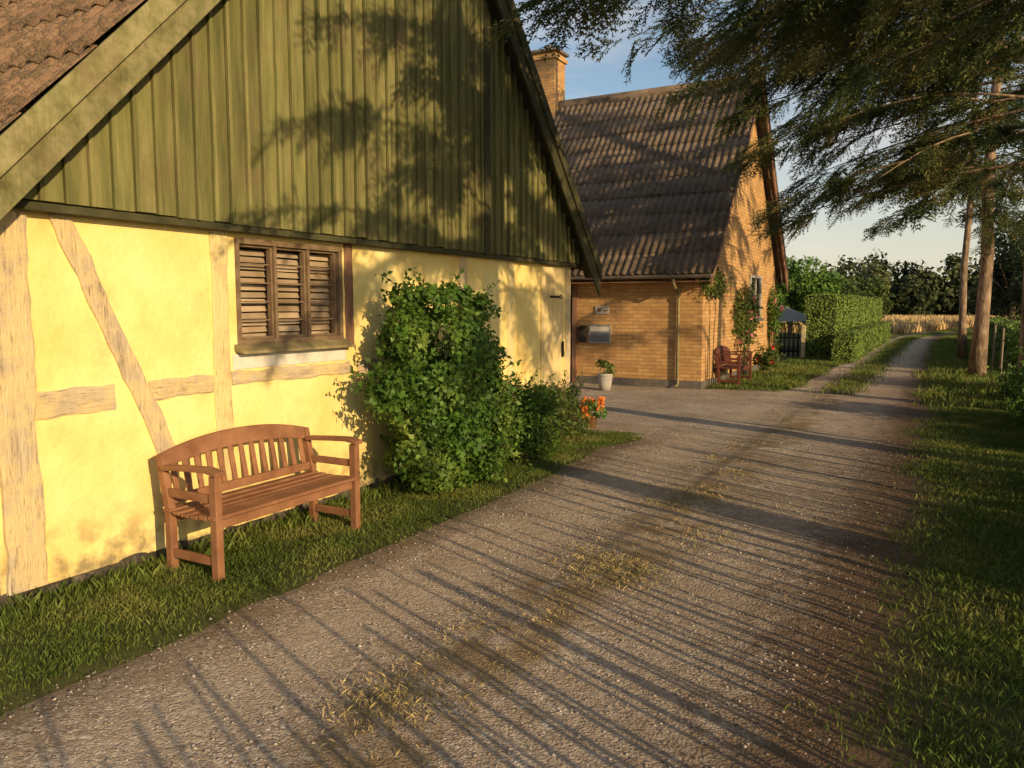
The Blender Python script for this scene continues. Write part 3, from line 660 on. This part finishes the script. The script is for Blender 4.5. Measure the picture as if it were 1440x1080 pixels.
# ------------------------------------------------------------------ SHRUBS, CLIMBERS
shrub('garden_bush', 'tall leafy green bush growing against the yellow barn wall', 'bush', (-3.76, 5.58, 0), (.54, .92, .78), 1.06, 18000, .052, M_leaf, lumps=42, stems=9, lr=(.16, .36), aspect=.62,
      extra=(((.04, .02, .42), (.56, .86, .50), 13000, 34), ((0, -.26, 1.62), (.26, .36, .26), 1300, 10), ((0, .36, 1.58), (.26, .40, .26), 1400, 10), ((.0, .72, .70), (.38, .45, .62), 4500, 14)), shoots=300, sl=.24)
shrub('low_shrub', 'low spreading shrub right of the tall bush', 'shrub', (-3.84, 7.0, 0), (.42, .74, .48), .40, 5400, .05, M_leaf, lumps=20, stems=5, aspect=.45, shoots=140, sl=.30)
shrub('flowering_perennial', 'leafy perennial at the foot of the barn door', 'plant', (-3.98, 8.0, 0), (.28, .60, .42), .38, 2400, .055, M_leaf2, lumps=14, stems=8, aspect=.35, shoots=80, sl=.30)
shrub('flowering_perennial', 'thin spiky perennial by the orange flower pot', 'plant', (-4.05, 8.80, 0), (.22, .36, .30), .30, 800, .055, M_leaf, lumps=9, stems=8, aspect=.3, shoots=40, sl=.28)
shrub('climbing_rose', 'climbing plant on the corner of the brick gable', 'climber', (-4.0, 15.2, 0), (.22, .60, .48), 2.0, 2400, .065, M_leaf2, lumps=14, stems=4, shoots=40, sl=.28)
shrub('climbing_rose', 'red rose bush beside the dark bench on the gable wall', 'rose bush', (-3.88, 17.75, 0), (.26, .7, .85), 1.25, 2200, .07, M_leaf2, lumps=16, stems=5, flowers=(M_pink, 22, .06), shoots=40, sl=.28)
shrub('rose_bush', 'bush with red blooms past the end of the dark bench', 'rose bush', (-3.5, 18.3, 0), (.32, .45, .42), .48, 1100, .065, M_leaf2, lumps=10, flowers=(M_red, 18, .06), shoots=20, sl=.25)
shrub('climbing_rose', 'leafy climber at the far corner of the brick gable', 'climber', (-3.95, 21.3, 0), (.26, .45, .75), 1.5, 1300, .08, M_leaf, lumps=14, flowers=(M_pink, 12, .07))
shrub('verge_shrub', 'leafy shrub on the right verge nearest the camera', 'shrub', (1.14, 12.4, 0), (.42, .9, .52), .5, 4200, .06, M_leaf, lumps=16, shoots=100)
shrub('verge_shrub', 'taller shrub on the right verge in front of the thick spruce trunk', 'shrub', (1.50, 17.0, 0), (.45, 1.3, .75), .72, 6000, .07, M_leaf, lumps=16, shoots=100)

def hedge(label, x0, x1, y0, y1, h, n, leaf, back=.3, front=1.5):
    r = thing('clipped_hedge', label, 'hedge', ((x0 + x1) / 2, (y0 + y1) / 2, 0))
    A = [(y1 - y0) * h * front, (x1 - x0) * h * 2, (y1 - y0) * (x1 - x0), (y1 - y0) * h * back]; A = np.array(A) / sum(A); k = rng.choice(4, n, p=A); u = rng.random(n); v = rng.random(n)
    P = np.zeros((n, 3)); Nn = np.zeros((n, 3))
    for i, (f, nn) in enumerate(((lambda u, v: (x1 + 0 * u, y0 + (y1 - y0) * u, h * v), (1, 0, 0)), (lambda u, v: (x0 + (x1 - x0) * u, y0 + 0 * u, h * v), (0, -1, 0)), (lambda u, v: (x0 + (x1 - x0) * u, y0 + (y1 - y0) * v, h + 0 * u), (0, 0, 1)), (lambda u, v: (x0 + 0 * u, y0 + (y1 - y0) * u, h * v), (-1, 0, 0)))):
        m = k == i; P[m] = np.stack(f(u[m], v[m]), 1); Nn[m] = nn
    P += Nn * (.02 * np.sin(P[:, 1:2] * 2.1) + .015 * np.sin(P[:, 2:3] * 5 + P[:, 1:2])) + rng.normal(0, .015, P.shape); P[:, 2] = np.abs(P[:, 2])
    V, F = leaves(P, Nn, leaf, .7, .32); npmesh('foliage', V, F, M_hedge, r)
    MB().box(x0 + .04, x1 - .04, y0 + .04, y1 - .04, 0, h - .04).build('shade_core', M_core, r)  # solid dark box, painted shade behind the leaf shell
hedge('tall clipped hedge along the left of the lane past the brick house', -3.75, -2.9, 25.4, 45, 1.95, 46000, .062)
hedge('low clipped hedge in front of the tall hedge', -2.75, -2.2, 23.6, 40, .85, 20000, .055)
hedge('clipped hedge behind the spruce trunks at the right edge', 1.5, 2.2, 21.5, 42, 1.05, 20000, .075, 1.5, .3)

n = thing('garden_gate', 'small black picket gate between brick house and hedge', 'gate', (-4.3, 25.0, 0)); g = MB()
for i in range(9): x = -4.95 + i * .13; g.box(x, x + .06, 24.99, 25.01, .05, .78)
g.build('pickets', M_iron, n)
MB().box(-4.97, -3.83, 25.012, 25.04, .2, .26).build('rail', M_iron, n); MB().box(-4.97, -3.83, 25.012, 25.04, .6, .66).build('rail', M_iron, n)
n = tag(MB().box(-3.78, -3.68, 24.95, 25.05, 0, .95).add([(-3.8, 24.93, .95), (-3.66, 24.93, .95), (-3.66, 25.07, .95), (-3.8, 25.07, .95), (-3.73, 25, 1.03)], [(0, 1, 4), (1, 2, 4), (2, 3, 4), (3, 0, 4), (3, 2, 1, 0)]).build('gate_post', M_tim), 'pale wooden gate post beside the black picket gate', 'post')
n = thing('garden_canopy', 'low garden canopy with sloping grey canvas behind the picket gate', 'canopy', (-5.2, 31, 0))
MB().add([(-6.6, 29.6, 1.05), (-4.3, 29.6, 1.05), (-5.45, 31, 1.65), (-4.3, 32.4, 1.05), (-6.6, 32.4, 1.05)], [(0, 1, 2), (1, 3, 2), (3, 4, 2), (4, 0, 2)]).build('canvas', M_canvas, n)
for (px_, py_) in ((-6.5, 29.7), (-4.4, 29.7), (-4.4, 32.3), (-6.5, 32.3)): MB().tube([(px_, py_, 0), (px_, py_, 1.06)], .03, 8).build('pole', M_zinc, n)

# paling fence at the right, beyond the frame, whose thin stakes comb the low sun
fx = 1.35; n = thing('paling_fence', 'weathered wooden paling fence along the right verge', 'fence', (fx, 2.5, 0))
y = -5.2; rf = random.Random(5)
while y < 9.4:
    p = MB(); yy = y
    while yy < min(y + 2.4, 9.5):
        hh = 1.40 + rf.uniform(-.45, .08); wd_ = rf.uniform(.009, .022); tl = rf.uniform(-.10, .10)
        if rf.random() > .15: p.add([(fx, yy, .06), (fx + .02, yy, .06), (fx + .02, yy + wd_, .06), (fx, yy + wd_, .06), (fx, yy + tl, hh), (fx + .02, yy + tl, hh), (fx + .02, yy + wd_ + tl, hh), (fx, yy + wd_ + tl, hh)], [(0, 3, 2, 1), (4, 5, 6, 7), (0, 1, 5, 4), (1, 2, 6, 5), (2, 3, 7, 6), (3, 0, 4, 7)])
        yy += wd_ + rf.uniform(.02, .085)
    p.build('stakes', M_fence, n)
    for z in (.35, 1.0): MB().tube([(fx + .026, y, z), (fx + .026, y + 2.4, z)], .004, 5).build('wire', M_iron, n)
    MB().tube([(fx + .08, y, 0), (fx + .08, y, 1.25)], .035, 8).build('post', M_fence, n)
    y += 2.4
for i, (yy, lb) in enumerate(((14.6, 'thin fence post nearest the camera at the right edge'), (19.0, 'thin fence post just before the thick spruce trunk'), (22.0, 'thin fence post just past the thick spruce trunk'))):
    n = thing('fence_post', lb, 'post', (1.05, yy, 0), group='thin posts of the right verge fence'); MB().tube([(1.05, yy, 0), (1.06, yy, 1.15)], .025, 8).build('stake', M_fence, n)

# ------------------------------------------------------------------ TREES
spruce('near spruce whose long bough hangs over the barn gable', (2.6, 4.4, 0), 12, 3.7, 3.5, 38, .20, [(-3.1, 6.2, 4.15), (-2.4, 7.1, 4.45), (-1.2, 6.6, 4.4), (-.9, 4.6, 4.7), (-3.2, 7.2, 4.7), (-1.5, 5.4, 5.1)], 3, .8, zfull=8.2, td=.85)
spruce('spruce whose boughs cross the top of the view', (2.3, 8.4, 0), 13, 3.9, 3.9, 38, .20, [(-2.3, 9.0, 4.5), (-3.2, 9.8, 4.85), (-1.1, 9.6, 4.7), (-3.5, 10.8, 4.9), (-2.6, 10.2, 4.8), (-2.2, 11.2, 4.9), (-1.2, 10.4, 4.9), (-.6, 11, 4.6), (-3.3, 8.8, 4.65)], 5, .58, zfull=7.6, td=.85)
spruce('spruce beside the right edge with boughs hanging before the brick house', (1.15, 14.0, 0), 14, 4.0, 4.1, 42, .16, [(-2.7, 13.6, 4.3), (-2.5, 14.6, 3.7), (-3.2, 12.6, 5.2), (-1.6, 13.8, 4.8), (-2.3, 14.1, 4.1), (-2.25, 15.0, 3.4), (-2.0, 13.2, 5.1), (-2.6, 15.2, 4.9), (-3.4, 13.9, 6.0), (-3.4, 13.0, 4.6), (-3.3, 13.4, 4.0), (-2.7, 13.9, 3.3), (-2.7, 14.1, 3.0),
        (-3.7, 11.8, 4.8), (-3.6, 12.3, 5.3), (-3.7, 12.8, 5.8), (-2.5, 12.8, 5.2), (-3.0, 13.6, 5.1), (-2.9, 13.4, 5.6)], 8, .54, zfull=8.5, td=.9)
spruce('tall spruce with thick bare lower trunk on the right verge', (.72, 20.6, 0), 15, 4.5, 3.7, 36, .155, [(-2.0, 20.0, 4.3), (-1.2, 19.6, 4.6), (1.8, 19, 3.2), (2.4, 20, 2.8)], 11, .6, zfull=9)
spruce('slender spruce behind the thick trunked one', (.45, 27.0, 0), 15, 4.6, 2.8, 30, .11, [], 14, .85, True)
def dtree(label, loc, H, rad, n, leaf, mat, lumps, name='leafy_tree', group=None):
    r = thing(name, label, 'tree', loc, group=group); cz = H - rad[2]; x, y, z = loc
    m = MB(); m.tube([(x, y, 0), (x + .1, y, cz * .6), (x, y, cz + rad[2] * .5)], [.05 * H * .6, .03 * H * .6, .02], 8)
    for i in range(6): a = i * 1.05; m.tube([(x + .05, y, cz * .55), (x + math.cos(a) * rad[0] * .6, y + math.sin(a) * rad[1] * .6, cz + rad[2] * .2)], [.015 * H * .6, .01], 5)
    m.build('trunk', M_bark, r, True)
    P, Nn = lump_points((x, y, cz), rad, n, lumps, (.22, .42), .3); V, F = leaves(P, Nn, leaf, .7); npmesh('crown', V, F, mat, r)
dtree('rounded green garden tree above the tall hedge', (-7.6, 46, 0), 5.0, (3.0, 3.0, 2.2), 9000, .2, M_leaf, 24)
dtree('smaller green tree between the garden tree and the far wood', (-5.8, 62, 0), 4.4, (2.8, 2.6, 2.2), 6000, .22, M_leaf2, 20)
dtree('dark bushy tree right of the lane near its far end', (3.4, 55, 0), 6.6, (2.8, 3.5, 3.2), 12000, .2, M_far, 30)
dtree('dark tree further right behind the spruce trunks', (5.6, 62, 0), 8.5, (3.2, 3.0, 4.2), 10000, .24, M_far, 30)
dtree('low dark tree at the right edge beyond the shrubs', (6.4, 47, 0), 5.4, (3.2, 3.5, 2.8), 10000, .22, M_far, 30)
Ps = []; Ns = []; cm = MB()
for i in range(70):
    x = -80 + i * 2.2 + random.uniform(-1, 1); y = 118 + random.uniform(-6, 14); H = random.uniform(6.5, 9.5); rr = random.uniform(2.6, 4.4)
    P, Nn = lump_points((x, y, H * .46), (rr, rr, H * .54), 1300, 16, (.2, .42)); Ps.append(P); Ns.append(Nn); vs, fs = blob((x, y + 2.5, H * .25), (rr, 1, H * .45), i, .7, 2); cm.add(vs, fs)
V, F = leaves(np.concatenate(Ps), np.concatenate(Ns), .55, .8)
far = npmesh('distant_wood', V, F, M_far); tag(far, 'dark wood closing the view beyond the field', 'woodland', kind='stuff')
tag(cm.build('wood_shade_core', M_core, None, True), 'dark blobs coloured as the shade deep in the wood behind the field', 'woodland', kind='stuff')  # dark solid blobs paint the shade between the trees
ys = rng.uniform(50, 105, 60000); xs = -2.9 + BEND(ys) - rng.random(60000) ** 1.5 * 40
e = rng.random(60000) < .25; ys[e] = 50 + rng.random(e.sum()) * .8; xs[e] = -2.9 - rng.random(e.sum()) * 40
tag(grass('ripe_crop', xs, ys, .55, .12, M_wheat, lean=.3), 'ripe golden crop in the field past the hedge', 'crop', kind='stuff')
fy = np.linspace(50.2, 108, 20); fv = [(-3.0 + BEND(v) - (0 if s else 60), v, .004) for v in fy for s in (0, 1)]
tag(npmesh('field', fv, [(2 * i, 2 * i + 1, 2 * i + 3, 2 * i + 2) for i in range(19)], M_wheat), kind='structure')

# ------------------------------------------------------------------ GRASS
def cl_rand(n, x0, x1, y0, y1, f=lambda x, y: np.ones_like(x)):
    x = rng.uniform(x0, x1, n); y = rng.uniform(y0, y1, n); m = rng.random(n) < f(x, y); return x[m], y[m]
edge = lambda y: -3.24 + LE(y) + .03 * rnd1(y, .12, 9)
x, y = cl_rand(130000, -4.28, -2.9, .8, 9.25, lambda x, y: (np.clip((edge(y) - x) / .30 + .42, 0, 1)) ** 1.7 * (.6 + .4 * np.sin(x * 9 + 1) * np.sin(y * 7)))
tag(grass('barn_verge_grass', x, y, .030, .0042, M_grass, lean=.9), 'short green grass strip along the barn wall', 'grass', kind='stuff')
x, y = cl_rand(3600, -4.27, -4.0, 1.5, 9.2)
tag(grass('wall_foot_grass', x, y, .08, .006, M_grass, lean=.7), 'longer grass against the foot of the barn wall', 'grass', kind='stuff')
er = lambda y: RE(y) + .10 + .06 * rnd1(y, .3, 8)
x, y = cl_rand(190000, -.8, 1.3, 1.2, 14, lambda x, y: np.clip((x - er(y)) / .6 + .45, 0, 1) ** 1.8 * (.65 + .35 * np.sin(x * 8) * np.sin(y * 5)))
tag(grass('lane_verge_grass', x, y, .042, .0055, M_grass, lean=.9), 'shaded grass verge on the right of the lane', 'grass', kind='stuff')
x, y = cl_rand(60000, -.6, 4, 14, 60, lambda x, y: np.clip((x - er(y) + .2) / .4 + .3, 0, 1))
tag(grass('far_verge_grass', x, y, .11, .022, M_grass, lean=.6), 'rougher grass further along the right verge', 'grass', kind='stuff')
x, y = cl_rand(22000, 1.0, 1.6, -5, 16, lambda x, y: np.clip(.45 + 1.1 * np.sin(y * 1.9) * np.sin(y * .7 + 1), .02, 1) * np.where(y < 2.5, 1, .75))
tag(grass('tall_verge_grass', x, y, .40, .015, M_grass, lean=.35), 'tall uncut grass along the fence', 'grass', kind='stuff')
x, y = cl_rand(40000, -4.0, -2.3, 15, 50, lambda x, y: np.clip((-2.5 + .1 * np.sin(y * 2) - x) / .25 + .5, 0, 1))
tag(grass('house_verge_grass', x, y, .08, .014, M_grass, lean=.6), 'green grass verge before the brick gable', 'grass', kind='stuff')
X = []; Y = []
for i in range(44):
    cy = rng.uniform(1.6, 14.5); cx = rng.normal(-1.72, .20); s_ = rng.uniform(.03, .11); k = int(rng.uniform(20, 120) * (s_ / .1)); X.append(rng.normal(cx, s_, k)); Y.append(rng.normal(cy, s_ * 1.5, k))
for (cx, cy, sx, sy, k) in ((-1.86, 2.42, .14, .15, 900), (-1.66, 4.3, .16, .18, 1200), (-1.7, 3.5, .08, .15, 260), (-1.75, 6.3, .13, .25, 900), (-1.35, 5.2, .1, .15, 180)):
    X.append(rng.normal(cx, sx, k)); Y.append(rng.normal(cy, sy, k))
X = np.concatenate(X); Y = np.concatenate(Y)
tag(grass('dry_tufts', X, Y, .024, .0035, M_dry, lean=1.6, z0=.016), 'dry trampled tufts along the middle of the lane', 'grass', kind='stuff')
x = rng.uniform(-1.1, .6, 12000); y = 1.2 + rng.random(12000) ** 1.2 * 12; m_ = rng.random(12000) < np.exp(-((x + .4) / .4) ** 2); x = x[m_]; y = y[m_]
Vl, Fl = leaves(np.stack([x, y, np.full(len(x), .015)], 1), np.tile([0, 0, 1.], (len(x), 1)), .018, .35, .35)
tag(npmesh('leaf_litter', Vl, Fl, M_litter), 'brown needle litter along the right edge of the lane', 'leaf litter', kind='stuff')
y = rng.uniform(15, 70, 16000); x = rng.normal(-1.6, .2, 16000) + BEND(y)
tag(grass('lane_centre_grass', x, y, .08, .014, M_grass, lean=.8, z0=.016), 'grass strip between the wheel tracks far along the lane', 'grass', kind='stuff')
nP = 7000; oc = np.array([(1, 0, 0), (0, 1, 0), (-1, 0, 0), (0, -1, 0), (0, 0, 1), (0, 0, -1)], float); of = np.array([(0, 1, 4), (1, 2, 4), (2, 3, 4), (3, 0, 4), (1, 0, 5), (2, 1, 5), (3, 2, 5), (0, 3, 5)])
px = rng.uniform(-3.2, -.3, nP); py = 1.2 + rng.random(nP) ** 1.5 * 9; s = rng.uniform(.002, .007, nP) * rng.uniform(.6, 1.5, nP)
V = np.stack([px, py, np.full(nP, .017)], 1)[:, None] + (oc[None] * (1 + rng.normal(0, .25, (nP, 6, 1)))) * s[:, None, None] * np.array([1, 1, .7])
F = (np.arange(nP)[:, None, None] * 6 + of[None]).reshape(-1, 3)
tag(npmesh('loose_gravel', V.reshape(-1, 3), F, M_peb), 'loose pale pebbles scattered over the lane', 'gravel', kind='stuff')

# ------------------------------------------------------------------ LIGHT, SKY, CAMERA
EL = math.radians(15.5); dr = Vector((-1, .42, 0)).normalized(); dvec = Vector((dr.x * math.cos(EL), dr.y * math.cos(EL), -math.sin(EL)))
sl = bpy.data.lights.new('sun', 'SUN'); sl.energy = 5; sl.angle = math.radians(.42); sl.color = (1, .73, .40)
so = bpy.data.objects.new('sun', sl); C.objects.link(so); so.rotation_euler = dvec.to_track_quat('-Z', 'Y').to_euler(); so.location = (20, -6, 10)
wd = bpy.data.worlds.new('World'); scn.world = wd; wd.use_nodes = True; nt = wd.node_tree; bg = nt.nodes['Background']
sk = nt.nodes.new('ShaderNodeTexSky'); sk.sky_type = 'NISHITA'; sk.sun_disc = False; sk.sun_elevation = EL; sk.sun_rotation = math.atan2(-dr.x, -dr.y); sk.air_density = 1.0; sk.dust_density = 1.0
tc = nt.nodes.new('ShaderNodeTexCoord'); mp = nt.nodes.new('ShaderNodeMapping'); mp.inputs['Scale'].default_value = (1, 1, 3.5); nt.links.new(tc.outputs['Generated'], mp.inputs[0])
cf_ = ramp(nt, noise(nt, mp.outputs[0], 2.2, 5, .6), [(.45, (0, 0, 0)), (.68, (1, 1, 1))])
sz = nt.nodes.new('ShaderNodeSeparateXYZ'); nt.links.new(tc.outputs['Generated'], sz.inputs[0])
hz = mrange(nt, sz.outputs[2], .22, .02)
cc = mix(nt, math_(nt, 'MULTIPLY', cf_, .7), sk.outputs[0], (5.8, 5.3, 4.8))
cc = mix(nt, math_(nt, 'MULTIPLY', hz, .65), cc, (6.2, 5.5, 4.6))
nt.links.new(cc, bg.inputs[0]); bg.inputs[1].default_value = .145
cam = bpy.data.cameras.new('camera'); cam.lens = 27.5; cam.sensor_width = 36; cam.clip_end = 1500; cam.clip_start = .05
co = bpy.data.objects.new('camera', cam); C.objects.link(co); co.location = (0, 0, 1.6); co.rotation_euler = (math.radians(90 - 5.7), 0, math.radians(28.9)); scn.camera = co
scn.view_settings.view_transform = 'Standard'; scn.view_settings.look = 'None'; scn.view_settings.exposure = 0
